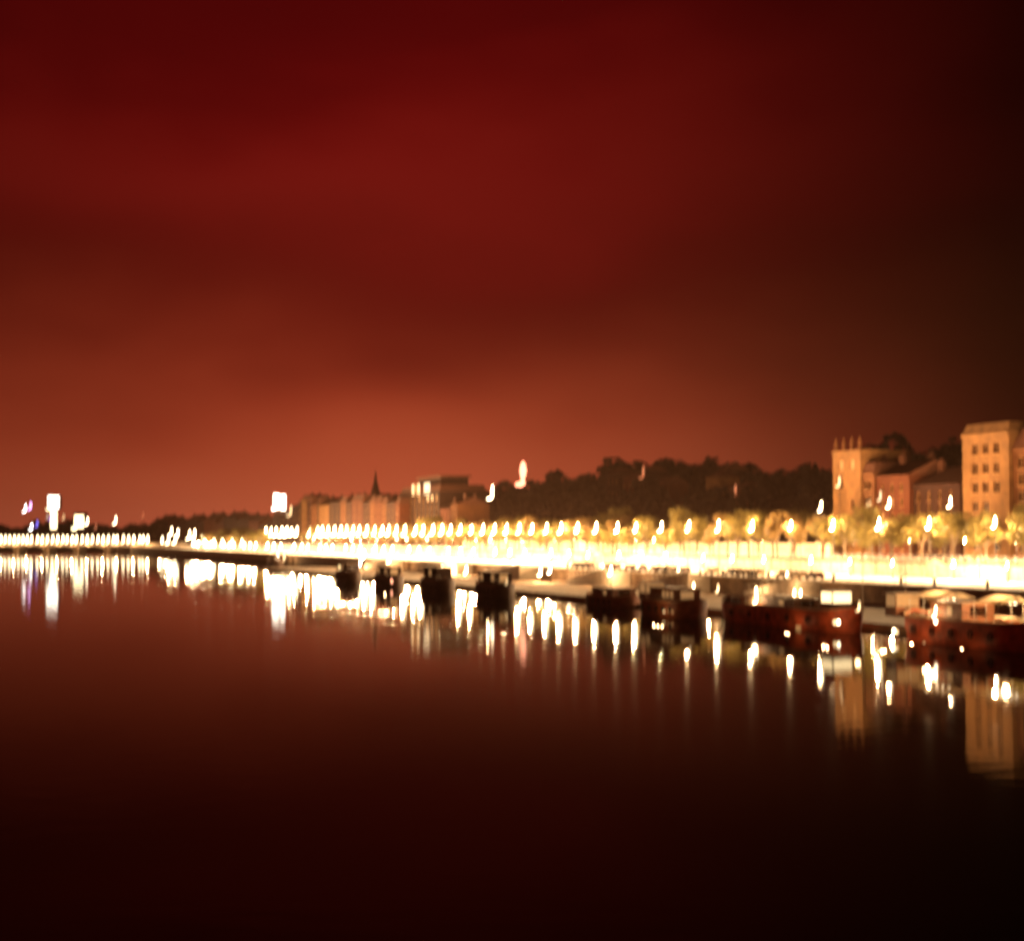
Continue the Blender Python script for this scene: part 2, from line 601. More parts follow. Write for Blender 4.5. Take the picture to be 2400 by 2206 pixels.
def facade(root, width, depth, height, cols, rows, ww, wh, wallmat, lit=(), dim=(), skip=(), edge=1.2, z_first=1.0, top=1.2):
    """walls with real openings on the river side (local +y), windows set into them; local x along the quay"""
    w2 = width / 2
    mb = MB()
    xs = [-w2]
    cw = (width - 2 * edge) / cols
    ch = (height - z_first - top) / rows
    cells = []
    for c in range(cols):
        cx = -w2 + edge + cw * (c + .5)
        xs += [cx - ww / 2, cx + ww / 2]
    xs.append(w2)
    zs = [0.0]
    for r in range(rows):
        z0 = z_first + ch * r + (ch - wh) / 2
        zs += [z0, z0 + wh]
    zs.append(height)
    for i in range(len(xs) - 1):
        for j in range(len(zs) - 1):
            x0, x1, z0, z1 = xs[i], xs[i + 1], zs[j], zs[j + 1]
            c, r = (i - 1) // 2, (j - 1) // 2
            if i % 2 == 1 and j % 2 == 1 and (c, r) not in skip:
                b = -.4
                mb.add([(x0, 0, z0), (x1, 0, z0), (x1, 0, z1), (x0, 0, z1), (x0, b, z0), (x1, b, z0), (x1, b, z1), (x0, b, z1)],
                       [(0, 4, 5, 1), (1, 5, 6, 2), (2, 6, 7, 3), (3, 7, 4, 0), (4, 7, 6, 5)])
                cells.append(((x0 + x1) / 2, z0, c, r))
            else:
                mb.add([(x0, 0, z0), (x1, 0, z0), (x1, 0, z1), (x0, 0, z1)], [(3, 2, 1, 0)])
    d = -depth
    mb.add([(-w2, 0, 0), (w2, 0, 0), (w2, d, 0), (-w2, d, 0), (-w2, 0, height), (w2, 0, height), (w2, d, height), (-w2, d, height)],
           [(1, 2, 6, 5), (2, 3, 7, 6), (3, 0, 4, 7), (4, 5, 6, 7)])
    mb.build('wall', wallmat, root)
    fme, pd, pl, pm = window_meshes(ww, wh)
    for (x, z, c, r) in cells:
        f = link('window', fme, root)
        f.location = (x, -.28, z)
        link('pane', pl if (c, r) in lit else pm if (c, r) in dim else pd, f)


def roof(root, width, depth, height, rise, kind='hip', inset=.35, m=None):
    w, d, o = width / 2, depth, .35
    z0, z1 = height + .02, height + rise
    mb = MB()
    if kind == 'mansard':
        i = min(inset * rise, 2.5)
        base = [(-w - .1, .1, z0), (w + .1, .1, z0), (w + .1, -d, z0), (-w - .1, -d, z0)]
        top = [(-w + i, -i, z1), (w - i, -i, z1), (w - i, -d + i, z1), (-w + i, -d + i, z1)]
        mb.add(base + top, [(0, 1, 5, 4), (1, 2, 6, 5), (2, 3, 7, 6), (3, 0, 4, 7), (4, 5, 6, 7), (3, 2, 1, 0)])
    elif kind == 'gable':
        base = [(-w - .1, o, z0), (w + .1, o, z0), (w + .1, -d - o, z0), (-w - .1, -d - o, z0), (-w - .1, -d / 2, z1), (w + .1, -d / 2, z1)]
        mb.add(base, [(0, 1, 5, 4), (2, 3, 4, 5), (1, 2, 5), (3, 0, 4), (3, 2, 1, 0)])
    else:
        r = min(w * .6, d * .5)
        base = [(-w - o, o, z0), (w + o, o, z0), (w + o, -d - o, z0), (-w - o, -d - o, z0), (-w + r, -d / 2, z1), (w - r, -d / 2, z1)]
        mb.add(base, [(0, 1, 5, 4), (2, 3, 4, 5), (1, 2, 5), (3, 0, 4), (3, 2, 1, 0)])
    return mb.build('roof', m or M['roof'], root)


def chimney(rf, x, y, z0, z1, w=.9):
    mb = MB().box(x - w, x + w, y - .4, y + .4, z0, z1)
    mb.box(x - w - .1, x + w + .1, y - .5, y + .5, z1 + .003, z1 + .25)
    for k in (-.5, 0, .5):
        mb.tube([(x + k * w, y, z1 + .25), (x + k * w, y, z1 + .85)], .14, 6)
    return mb.build('chimney', M['roof'], rf)


def quay_building(px0, px1, top_y, t, label, wallmat, cols=3, rows=5, depth=14, rise=3.0, kind='hip', cat='building', name='quay_building',
                  base=None, lit=(), dim=(), skip=(), ww=1.2, wh=2.0, chim=True, group=None, roofmat=None, edge=1.2):
    y0, s_far = ray(px0, t)
    y1, s_near = ray(px1, t)
    base = ROAD_Z if base is None else base
    ztop = zat(top_y, (y0 + y1) / 2)
    root = thing(name, label, cat, W((s_far + s_near) / 2, t, base), ANG, group)
    width = s_far - s_near
    h = ztop - base - (rise if kind else 0)
    facade(root, width, depth, h, cols, rows, ww, wh, wallmat, lit, dim, skip, edge=edge)
    w2 = width / 2
    MB().box(-w2 - .02, w2 + .02, .003, .38, h - .55, h - .003).build('cornice', wallmat, root)
    if kind:
        rf = roof(root, width, depth, h, rise, kind, m=roofmat)
        if chim:
            chimney(rf, w2 * .55, -depth * .4, h + rise * .4, h + rise + 1.0)
            chimney(rf, -w2 * .5, -depth * .6, h + rise * .4, h + rise + .8)
    return root, width, h


# tall cream house at the edge of the picture
bld, wd, hh = quay_building(2257, 2366, 992, 22, 'tall cream apartment house with three columns of dark windows', M['fac_pale'], 3, 6, rise=2.0,
                            kind='mansard', ww=1.9, wh=2.3, skip=((0, 1), (2, 1), (1, 0), (0, 2)), roofmat=M['fac_pale'], chim=False, edge=2.2)
quay_building(2374, 2470, 1000, 23, 'orange apartment house with recessed upper storeys beside the tall cream house', M['fac_ochre'], 4, 6, rise=4.0, kind='mansard', ww=1.8, wh=2.4)
# pinnacled house
bld, wd, hh = quay_building(1953, 2018, 1056, 22, 'narrow ochre house crowned by four small pinnacles', M['fac_pale'], 2, 5, rise=0, kind='', ww=1.7, wh=2.3,
                            dim=((0, 4), (1, 4)), skip=((0, 3), (1, 2)))
pm = MB().tube([(0, 0, 0), (0, 0, 1.0), (0, 0, 1.2), (0, 0, 3.3)], [.38, .38, .62, .06], 6).mesh('pinnacle', M['fac_ochre'])
for k in range(4):
    o = link('pinnacle', pm, bld)
    o.location = (-wd / 2 + .8 + k * (wd - 1.6) / 3, -.4, hh)
quay_building(2018.6, 2050, 1084, 22.5, 'ochre house one storey lower joined to the pinnacled house', M['fac_ochre'], 2, 5, rise=2.4, kind='mansard', ww=1.5, wh=2.2)
quay_building(2050.6, 2132, 1078, 23, 'rust coloured house with a low tiled roof', M['fac_rose'], 3, 5, rise=3.5, kind='gable', dim=((1, 3), (2, 2)))
quay_building(2132.6, 2250, 1092, 24, 'dark brick block next to the tall cream house', M['fac_brick'], 4, 5, rise=4, kind='hip')

# far row, then the block with lit top windows
row = [(698, 706, 1172, 'fac_dark'), (707, 719, 1160, 'fac_pale'), (719.5, 729, 1166, 'fac_brick'), (729.5, 743, 1172, 'fac_ochre'), (743.5, 747, 1166, 'fac_dark'),
       (747.5, 771, 1172, 'fac_pale'), (771.5, 797, 1165, 'fac_dark'), (797.5, 811, 1164, 'fac_ochre'), (811.5, 824, 1164, 'fac_brick'), (824.5, 850, 1160, 'fac_rose'),
       (850.5, 866, 1164, 'fac_brick'), (866.5, 878, 1163, 'fac_ochre'), (878.5, 893, 1163, 'fac_rose'), (893.5, 906, 1166, 'fac_ochre'), (906.5, 926, 1163, 'fac_brick'), (926.5, 936, 1166, 'fac_rose')]
TONE = dict(fac_dark='sooty dark', fac_pale='pale cream', fac_brick='dark brick', fac_ochre='ochre', fac_rose='rust coloured')
cnt = {}
for (a, b, ty, mm) in row:
    cnt[mm] = cnt.get(mm, 0) + 1
    quay_building(a, b, ty, 25, f'{ordinal(cnt[mm])} {TONE[mm]} house of the distant quay row, counted from the white rooftop sign', M[mm],
                  2, 5, rise=3, kind=('hip', 'gable', 'mansard')[int(a) % 3], group='houses of the distant quay row', wh=2.2)
# darker low town further off
rr = random.Random(3)
x = 352
i = 0
while x < 634:
    w = rr.uniform(14, 30)
    i += 1
    quay_building(x, min(x + w - .5, 640), rr.uniform(1206, 1222) - (8 if x > 430 else 0), 27, f'{ordinal(i)} low dark house of the far town, counted from the bridge end',
                  M[rr.choice(['fac_dark', 'fac_brick', 'fac_dark', 'fac_rose'])], 3, 4, rise=rr.uniform(3, 6), kind=rr.choice(['hip', 'gable', 'hip']), group='dark houses of the far town')
    x += w
quay_building(640, 682, 1196, 27, 'dark house carrying a white lit rooftop sign', M['fac_dark'], 4, 4, rise=3, kind='mansard', name='quay_building')
quay_building(682.5, 697, 1176, 27, 'dark narrow house between the white rooftop sign and the cream house', M['fac_dark'], 2, 5, rise=3, kind='gable')
# block with lit top storey
root, wd, hh = quay_building(938, 1030, 1140, 30, 'broad dark office block with two groups of lit top floor windows', M['fac_dark'], 9, 7, rise=3, kind='mansard',
                             lit=((2, 6), (1, 6)), dim=((0, 6), (4, 6), (6, 2)), depth=22, ww=2.4, wh=2.6)
w2 = wd / 2
MB().box(-w2 * .75, w2 * .35, -16, -3, hh + 3.02, hh + 6.4).build('roof_storey', M['fac_dark'], root)
MB().box(-w2 * .8, w2 * .4, -17, -2, hh + 6.41, hh + 7.2).build('roof_slab', M['roof'], root)
for xx, mm in ((.30, 'lamp_dim'), (.20, 'window_dim'), (.1, 'window_dim'), (0.0, 'lamp_dim'), (-.32, 'lamp_cool'), (-.42, 'lamp_cool'), (-.52, 'lamp_cool')):
    MB().box(xx * w2 - .8, xx * w2 + .8, .1, .3, hh - 1.0, hh + 4.0).build('light_strip', M[mm], root)
quay_building(1032, 1056, 1176, 24, 'rust house with a pale gable in front of the wooded hill', M['fac_rose'], 2, 5, rise=3, kind='gable', edge=.8)
quay_building(1057, 1072, 1166, 24, 'slender ochre house where the wooded hill begins', M['fac_ochre'], 2, 5, rise=3, kind='gable', edge=.8)

# houses on the hill
for (a, b, ty, t, mm, lb, kind) in [
        (1420, 1452, 1098, 128, 'fac_brick', 'dark square building highest on the wooded ridge', 'hip'),
        (1454, 1500, 1108, 130, 'fac_rose', 'rust coloured villa among the trees on the ridge', 'hip'),
        (1502, 1520, 1092, 134, 'fac_brick', 'slim dark turret house beside the villa on the ridge', 'hip'),
        (1522, 1566, 1122, 126, 'fac_rose', 'long rust coloured house below the turret on the ridge', 'gable'),
        (1655, 1684, 1106, 124, 'fac_pale', 'small pale house high on the wooded hill', 'hip'),
        (1686, 1706, 1090, 130, 'fac_dark', 'dark gabled house above the small pale hill house', 'gable'),
        (1712, 1742, 1132, 110, 'fac_rose', 'rust red house lower on the slope under the pale hill house', 'hip')]:
    y_, s_ = ray((a + b) / 2, t)
    base = hill_h(s_, t) - 3
    quay_building(a, b, ty - 4, t, lb, M[mm], 3, 2, rise=3, kind=kind, base=base, cat='house', name='hill_house', depth=10, chim=False, wh=1.8)

# spire of a church behind the far row
ys, ss = ray(880, 60)
ch = thing('church', 'dark church spire piercing the skyline above the far houses', 'church', W(ss, 60, ROAD_Z), ANG)
k = ys / FPX
zt = zat(1100, ys) - ROAD_Z
zb = zat(1150, ys) - ROAD_Z
tw = 9 * k
MB().box(-tw, tw, -tw, tw, 0, zb - 1).build('tower', M['fac_dark'], ch)
mb = MB()
mb.tube([(0, 0, zb - 1.0), (0, 0, zb + 1.2), (0, 0, zb + (zt - zb) * .4), (0, 0, zt)], [tw * 1.15, tw * .95, tw * .5, .08], 8)
mb.build('spire', M['roof'], ch)
MB().box(-tw * .7 - 26, -tw - .01, -8, 8, 0, zb * .55).prism([(-8.5, zb * .55), (8.5, zb * .55), (0, zb * .82)], Vector((0, 1, 0)), ZV, Vector((1, 0, 0)), 26 - tw * .3, Vector((-tw * .7 - 26, 0, .01))).build('nave', M['fac_dark'], ch)

# ------------------------------------------------------------------ street lamps
JM = {}


def trail_tube(m, k=1.0):
    """lantern: an upright glowing tube whose lower end curls outwards (local +y)"""
    key = (m.name, round(k, 1))
    if key not in JM:
        pts = [(0, -.05, 1.75), (0, 0, 1.2), (0, 0, .65), (0, .03, .30), (0, .18, .08), (0, .45, -.02), (0, .78, -.05)]  # hook follows the light smear of a shaken exposure, built as solid shape
        r = [.10, .155, .16, .16, .15, .14, .09]
        JM[key] = MB().tube([tuple(c * k for c in p) for p in pts], [a * k for a in r], 8).mesh('trail_lantern', m, True)
    return JM[key]


POSTS = {}


def post_mesh(h):
    key = round(h, 1)
    if key not in POSTS:
        mb = MB().tube([(0, 0, 0), (0, 0, .8), (0, 0, .85), (0, 0, h)], [.16, .15, .09, .06], 8)
        POSTS[key] = mb.mesh('post', M['metal'])
    return POSTS[key]


def lamp(name, label, cat, loc, head_z, m, k=1.0, watts=0, group=None, rz=None, col=LAMPC):
    """loc: foot of the lamp; head_z: height of the lantern's middle above the foot"""
    o = thing(name, label, cat, loc, ANG if rz is None else rz, group)
    z0 = max(.3, head_z - .8 * k)
    link('post', post_mesh(z0 + .2), o)
    ln = link('trail_lantern', trail_tube(m, k), o)
    ln.location = (0, 0, z0)
    if watts:
        bulb(ln, (0, .62 * k, .95 * k), watts, col)
    return o


def ksize(y, a=1.0):
    return a * min(3.4, max(1.0, 1.12 * (y / 290.0) ** .85))  # grows with distance, so the built-in light trail holds its size in view


TOPW = 38000
ROW = [2332, 2178, 2060, 1953, 1854, 1764, 1685, 1615, 1551, 1491, 1448, 1398, 1354, 1316, 1282, 1248, 1218, 1188, 1160, 1133, 1106, 1080, 1057, 1037, 1016, 993, 975,
       950, 930, 912, 897, 879, 861, 843, 828, 813, 800, 785, 770, 756, 745, 727, 697, 684, 673, 661, 648, 636, 624]
for i, px in enumerate(ROW):
    y, s = ray(px, 1.2)
    lamp('street_lamp', f'{ordinal(i + 1)} street lamp along the upper quay road, counted from the tall cream house', 'street lamp',
         W(s, 1.2, ROAD_Z), 14.55 - ROAD_Z, M['lamp'], ksize(y) * rng.uniform(.88, 1.12), TOPW * rng.uniform(.75, 1.25) * (1 if y < 620 else .7), 'street lamps along the upper quay road')

# a second, taller line across the road
for px, py, lb in ((1925, 1187, 'tall lamp standing above the near row, just before the pinnacled house'), (2085, 1179, 'tall lamp standing above the near row, before the rust coloured house'),
                   (2228, 1178, 'tall lamp standing above the near row, beside the tall cream house')):
    y, s = ray(px, 16.5)
    lamp('tall_street_lamp', lb, 'street lamp', W(s, 16.5, ROAD_Z), zat(py, y) - ROAD_Z, M['lamp'], ksize(y), 5000, 'tall lamps across the upper road')

# lamps on the lower quay: they flood the pavement and the wall
LOWW = 24000
low_s = [-20 + 15.5 * k for k in range(34)] + [508 + 21 * k for k in range(16)]
for i, s in enumerate(low_s):
    w = W(s, -7.5 + (i % 3 - 1) * 1.0, QUAY_Z)
    lamp('quay_lamp', f'{ordinal(i + 1)} low lamp on the bright lower quay under the wall, counted from the near end', 'street lamp',
         w, 3.0, M['lamp'], ksize(w.y, .55), LOWW * rng.choice([.4, .7, 1.0, 1.5]), 'low lamps flooding the lower quay', col=(1.0, .68, .37))

# lamps under the trees, between road and pavement
us = [-14 + 14.5 * k + rng.uniform(-2, 2) for k in range(42)]
for i, s in enumerate(us):
    w = W(s, 9.6, ROAD_Z - .12)
    lamp('footway_lamp', f'{ordinal(i + 1)} short lamp half hidden under the street trees, from the cream house end', 'street lamp',
         w, 4.2, M['lamp'], ksize(w.y, .42), 17000 * rng.uniform(.5, 1.4), 'short lamps under the street trees')

# cars parked along the lower quay
def car_parts():
    b = MB()
    prof = [(-2.1, .35), (2.05, .35), (2.15, .7), (1.95, .85), (1.0, .95), (.45, 1.42), (-1.15, 1.45), (-1.85, .98), (-2.15, .9)]
    b.prism(prof, Vector((1, 0, 0)), ZV, Vector((0, 1, 0)), 1.7, Vector((0, -.85, 0)))
    g = MB()
    for yy in (-.865, .852):
        g.prism([(.88, .97), (.40, 1.36), (-1.1, 1.38), (-1.6, .99)], Vector((1, 0, 0)), ZV, Vector((0, 1, 0)), .013, Vector((0, yy, 0)))
    g.add([(-1.2, -.7, 1.445), (-1.2, .7, 1.445), (-1.88, .7, 1.01), (-1.88, -.7, 1.01)], [(0, 1, 2, 3)])
    wl = MB().tube([(0, -.11, 0), (0, .11, 0)], .33, 12)
    hl = MB().box(-.02, .03, -.18, .18, -.07, .07)
    return b, g.mesh('window', M['pane']), wl.mesh('wheel', M['rubber']), hl.mesh('tail_light', M['hull_red'])


cb_, cg_, cw_, ct_ = car_parts()
PAINT = [('dark grey', cb_.mesh('body', M['metal'])), ('pale', cb_.mesh('body', M['paint_band'])), ('brown', cb_.mesh('body', M['hull_brown'])), ('black', cb_.mesh('body', M['hull_black']))]
for i, px in enumerate([1908, 1872, 1838, 1770, 1742, 1716, 1668, 1600, 1578, 1556, 1536, 1500, 1482, 1466, 1440, 1424, 1380, 1366, 1352]):
    y, s = ray(px, -26.5)
    nm, bm = PAINT[rng.randrange(4)]
    o = thing('parked_car', f'{nm} parked car on the lower quay edge, {ordinal(i + 1)} in line from the near end', 'car', W(s, -26.5, QUAY_Z), ANG + rng.uniform(-.05, .05), 'cars parked along the lower quay')
    link('body', bm, o)
    link('window', cg_, o)
    for xx in (-1.3, 1.35):
        for yy in (-.78, .78):
            link('wheel', cw_, o).location = (xx, yy, .33)
    for yy in (-.6, .6):
        link('tail_light', ct_, o).location = (-2.18, yy, .8)

# lamps at the water's edge
EDGE = [(1625, 1385, 'lamp'), (1682, 1387, 'lamp_dim'), (1432, 1338, 'lamp_white'), (1290, 1334, 'lamp_white'), (1268, 1340, 'lamp'), (1094, 1336, 'lamp'), (1055, 1338, 'lamp'),
        (1036, 1336, 'lamp'), (914, 1310, 'lamp'), (652, 1312, 'lamp_white'), (667, 1308, 'lamp_dim'), (855, 1300, 'lamp_white'), (846, 1318, 'lamp_violet'), (1771, 1408, 'lamp'), (1860, 1411, 'lamp'), (1875, 1411, 'lamp')]
for i, (px, py, mm) in enumerate(sorted(EDGE, reverse=True)):
    y, s = ray(px, -37)
    nm = dict(lamp='yellow', lamp_dim='dim amber', lamp_white='white', lamp_violet='violet')[mm]
    lamp('mooring_lamp', f'{nm} mooring lamp on the landing, {ordinal(i + 1)} along from the red barges', 'lamp', W(s, -37, LAND_Z), max(1.2, zat(py, y) - LAND_Z),
         M[mm], ksize(y, .85), (1200 if px > 1450 else 9000) if mm != 'lamp_dim' else 300, 'mooring lamps along the landing')

bol = MB().tube([(0, 0, 0), (0, 0, .9), (0, 0, 1.0), (0, 0, 1.25)], [.28, .24, .36, .30], 9).mesh('bollard', M['metal'])
for i, px in enumerate([2312, 2188, 2110, 1952, 1800, 1762, 1693, 1640, 1560, 1480, 1400, 1330]):
    y, s = ray(px, -28.8)
    o = link('bollard', bol)
    o.location = W(s, -28.8, QUAY_Z)
    o['label'] = f'{ordinal(i + 1)} dark iron bollard on the lower quay edge, from the cream house end'
    o['category'] = 'bollard'
    o['group'] = 'bollards along the lower quay edge'
for px, t, lb in ((2188, -4, 'wide white lit parasol on the lower quay just before the tall cream house'), (1398, -4, 'pale parasol on the lower quay farther along, under the trees')):
    y, s = ray(px, t)
    pr = thing('parasol', lb, 'parasol', W(s, t, QUAY_Z), 0, 'parasols on the lower quay')
    MB().tube([(0, 0, 2.7), (0, 0, 2.72), (0, 0, 3.5)], [2.2, 2.15, .1], 10).build('canopy', M['canvas'], pr)
    MB().tube([(0, 0, 0), (0, 0, 2.7)], .05, 6).build('pole', M['pale_metal'], pr)
    MB().tube([(0, 0, 0), (0, 0, .12)], .4, 10).build('base', M['metal'], pr)

# ramps from the lower quay down to the landing
ramp_post = MB().box(-.04, .04, -.04, .04, -.2, 1.0).mesh('railing_post', M['pale_metal'])
for i, (pa, pb) in enumerate([(1895, 1770), (1640, 1520), (1455, 1352), (1240, 1150), (1090, 1000), (930, 870)]):
    ya, sa = ray(pa, -33)
    yb, sb = ray(pb, -33)
    rp = thing('ramp', f'{ordinal(i + 1)} lit stone ramp down to the landing, counted from the red barges', 'ramp', W(sa, -33, 0), ANG, 'stone ramps down to the landing')
    Ln = sb - sa
    X = Vector((1, 0, 0))
    MB().prism([(0, LAND_Z), (Ln, LAND_Z), (Ln, LAND_Z + .1), (0, QUAY_Z - .06)], X, ZV, Vector((0, 1, 0)), 4.6, Vector((0, -2.3, 0))).build('slope', M['pave'], rp)
    MB().prism([(0, LAND_Z), (Ln, LAND_Z), (Ln, LAND_Z + .9), (0, QUAY_Z + .8)], X, ZV, Vector((0, 1, 0)), .35, Vector((0, 2.31, 0))).build('parapet', M['stone'], rp)
    for q in range(int(Ln / 2.2)):
        u = q * 2.2 + 1
        zz = QUAY_Z + .8 - (QUAY_Z - LAND_Z - .1) * u / Ln
        link('railing_post', ramp_post, rp).location = (u, 2.46, zz)
    MB().prism([(1, QUAY_Z + 1.7), (Ln, LAND_Z + 1.85), (Ln, LAND_Z + 1.92), (1, QUAY_Z + 1.77)], X, ZV, Vector((0, 1, 0)), .07, Vector((0, 2.43, 0))).build('handrail', M['pale_metal'], rp)
    y, s = ray((pa + pb) / 2, -31)
    bo = bulb(rp, (Ln * .5, -1.0, 5.2), 1800)
    link('trail_lantern', trail_tube(M['lamp'], .5), rp).location = (Ln * .5, -1.2, 4.8)
    link('post', post_mesh(2.4), rp).location = (Ln * .5, -1.2, 2.4)

# ------------------------------------------------------------------ boats
def hull_mesh(L, B, h, m, sheer=.5):
    ns_ = 17
    vs, fs = [], []
    for i in range(ns_):
        u = -1 + 2 * i / (ns_ - 1)
        bow = max(0, (abs(u) - .72) / .28)
        hb = B / 2 * (1 - bow ** 2.2 * (.96 if u > 0 else .75))
        wl = B / 2 * (1 - bow ** 1.7 * (.99 if u > 0 else .85))
        z = h + sheer * bow ** 2 * (1.5 if u > 0 else 1)
        x = u * L / 2
        xr = x - (.6 * bow if u > 0 else 0)
        vs += [(x, hb, z), (x, hb + .0, h * .62), (xr, wl * .97, .0), (xr, wl * .8, -.6), (xr, -wl * .8, -.6), (xr, -wl * .97, .0), (x, -hb, h * .62), (x, -hb, z)]
    for i in range(ns_ - 1):
        for k in range(7):
            a = i * 8 + k
            fs.append((a, a + 8, a + 9, a + 1))
    fs.append(tuple(range(8)))
    fs.append(tuple(range((ns_ - 1) * 8 + 7, (ns_ - 1) * 8 - 1, -1)))
    mb = MB().add(vs, fs)
    return mb, vs, ns_


def boat(pa, pb, t, B, h, label, hullmat, cabinmat, cabins, wheel=None, portholes=(), lamps=(), awnings=(), mast=None, name='houseboat', cat='houseboat', flip=False):
    s_a, s_b = ray(pa, t - B / 2)[1], ray(pb, t + B / 2)[1]
    s, L = (s_a + s_b) / 2, max(15.0, s_a - s_b)
    def lx(px, tt):
        return ray(px, tt)[1] - s
    o = thing(name, label, cat, W(s, t, 0), ANG + (math.pi if flip else 0))
    mb, vs, nsec = hull_mesh(L, B, h, hullmat)
    hl = mb.build('hull', hullmat, o, True)
    # deck a little below the gunwale
    dk = MB()
    dv = []
    for i in range(nsec):
        x, hb, z = vs[i * 8]
        dv += [(x, hb * .985, z - .25), (x, -hb * .985, z - .25)]
    dk.add(dv, [(2 * i, 2 * i + 1, 2 * i + 3, 2 * i + 2) for i in range(nsec - 1)])
    dk.build('deck', M['deck'], o)
    rb = MB()
    for sd in (1, -1):
        pts = []
        for i in range(nsec):
            x, hb, z = vs[i * 8]
            pts.append((x, sd * (hb + .04), z))
        rb.tube(pts, .11, 6)
    rb.build('rub_rail', M['paint_band'] if hullmat is not M['hull_black'] else M['cabin2'], hl)
    dz = h - .25
    for (x0, x1, hh_, bw, wins) in cabins:
        x0, x1 = x0 * L / 2, x1 * L / 2
        cb = MB().box(x0, x1, -bw / 2, bw / 2, dz, dz + hh_).build('cabin', cabinmat, o)
        MB().box(x0 - .25, x1 + .25, -bw / 2 - .25, bw / 2 + .25, dz + hh_ + .003, dz + hh_ + .16).build('cabin_roof', M['cabin'], o)
        nwin = len(wins)
        for i, wm in enumerate(wins):
            cx = x0 + (x1 - x0) * (i + .5) / nwin
            ww_ = min(1.6, (x1 - x0) / nwin * .6)
            for sd in (1, -1):
                if wm:
                    ya, yb_ = sorted((sd * (bw / 2 + .003), sd * (bw / 2 + .06)))
                    MB().box(cx - ww_ / 2, cx + ww_ / 2, ya, yb_, dz + hh_ * .35, dz + hh_ * .85).build('window', M[wm], cb)
        # end wall that looks back at the bridge
        MB().box(x0 - .06, x0 - .003, -bw * .25, bw * .25, dz + hh_ * .3, dz + hh_ * .85).build('end_window', M[wins[0] or 'pane'], cb)
    if wheel:
        x0, x1, hh_, bw, wm = wheel
        x0, x1 = lx(x1, t), lx(x0, t)
        wh = MB().box(x0, x1, -bw / 2, bw / 2, dz, dz + hh_ * .45)
        for xx in (x0, x1 - .12):
            for yy in (-bw / 2, bw / 2 - .12):
                wh.box(xx, xx + .12, yy, yy + .12, dz + hh_ * .45, dz + hh_)
        wh.build('wheelhouse', cabinmat, o)
        MB().box(x0 + .06, x1 - .06, -bw / 2 + .06, bw / 2 - .06, dz + hh_ * .45, dz + hh_).build('wheelhouse_glass', M[wm], o)
        MB().box(x0 - .3, x1 + .3, -bw / 2 - .3, bw / 2 + .3, dz + hh_ + .004, dz + hh_ + .16).build('wheelhouse_roof', M['paint_band'], o)
    for (px, py, m_, k_, wt) in lamps:
        yd, sd_ = ray(px, t - B / 2)
        z = zat(py, yd)
        if z < h - .1:                      # a lit porthole in the hull side
            x = sd_ - s
            ph = MB().tube([(x, B / 2 - .03, z), (x, B / 2 + .07, z)], .24 * k_ / .7, 10).build('porthole', M[m_], hl)
            bulb(ph, (x, B / 2 + 1.7, z + .3), 60 if m_ != WD else 25, radius=.1)  # unseen light added outboard to brighten the hull side
            continue
        yd, sd_ = ray(px, t - B / 2 + .6)
        x, z = sd_ - s, max(dz + .5, zat(py, yd) - .75 * k_)
        lp = link('deck_lamp', trail_tube(M[m_], k_), o)
        lp.location = (x, B / 2 - .6, z)
        MB().tube([(x, B / 2 - .6, dz), (x, B / 2 - .6, z + .2)], .04, 5).build('lamp_post', M['metal'], o)
        if wt:
            bulb(lp, (0, .5 * k_, .6 * k_), wt)
    for (x0, x1, z, bw, wt) in awnings:
        x0, x1 = lx(x1, t), lx(x0, t)
        aw = MB()
        aw.add([(x0, -bw / 2, z), (x1, -bw / 2, z), (x1, bw / 2, z), (x0, bw / 2, z), (x0, 0, z + .8), (x1, 0, z + .8)],
               [(0, 1, 5, 4), (2, 3, 4, 5), (1, 2, 5), (3, 0, 4)])
        aw.build('awning', M['canvas'], o)
        for xx in (x0 + .1, (x0 + x1) / 2, x1 - .1):
            for yy in (-bw / 2 + .1, bw / 2 - .1):
                MB().tube([(xx, yy, dz), (xx, yy, z)], .04, 5).build('awning_pole', M['pale_metal'], o)
        for q in range(5):
            xx = x0 + (x1 - x0) * (q + .5) / 5
            g = MB().tube([(xx, 0, z - .1), (xx, 0, z + .25)], [.16, .1], 8).build('hanging_lantern', M['lamp'], o)
        bulb(g, ((x0 + x1) / 2, 0, z - .3), wt)
        for q in range(3):
            xx = x0 + (x1 - x0) * (q + .5) / 3
            tb = MB().box(xx - .5, xx + .5, -.5, .5, dz + .7, dz + .76).tube([(xx, 0, dz), (xx, 0, dz + .7)], .05, 6)
            tb.build('table', M['paint_band'], o)
    if mast:
        x, hm = lx(mast[0], t), mast[1]
        MB().tube([(x, 0, dz), (x, 0, dz + hm)], [.1, .04], 7).build('mast', M['paint_band'], o)
        MB().tube([(x, 0, dz + hm * .95), (x + L * .18, .1, dz + 1.2)], .02, 4).build('stay', M['metal'], o)
    for q in range(5):
        x = -L * .3 + q * L * .15
        n = 10
        fm = MB()
        fm.tube([(x + .35 * math.cos(a), B / 2 + .14, h * .5 + .35 * math.sin(a)) for a in [2 * math.pi * i / n for i in range(n + 1)]], .11, 5, cap=False)
        fm.build('tyre_fender', M['rubber'], hl)
    gr = MB()
    for i in range(1, nsec - 1):
        x, hb, z = vs[i * 8]
        gr.tube([(x, hb * .96, z - .2), (x, hb * .96, z + .9)], .03, 4)
    gr.tube([(vs[i * 8][0], vs[i * 8][1] * .96, vs[i * 8][2] + .9) for i in range(1, nsec - 1)], .03, 4)
    gr.build('deck_rail', M['pale_metal'], o)
    return o


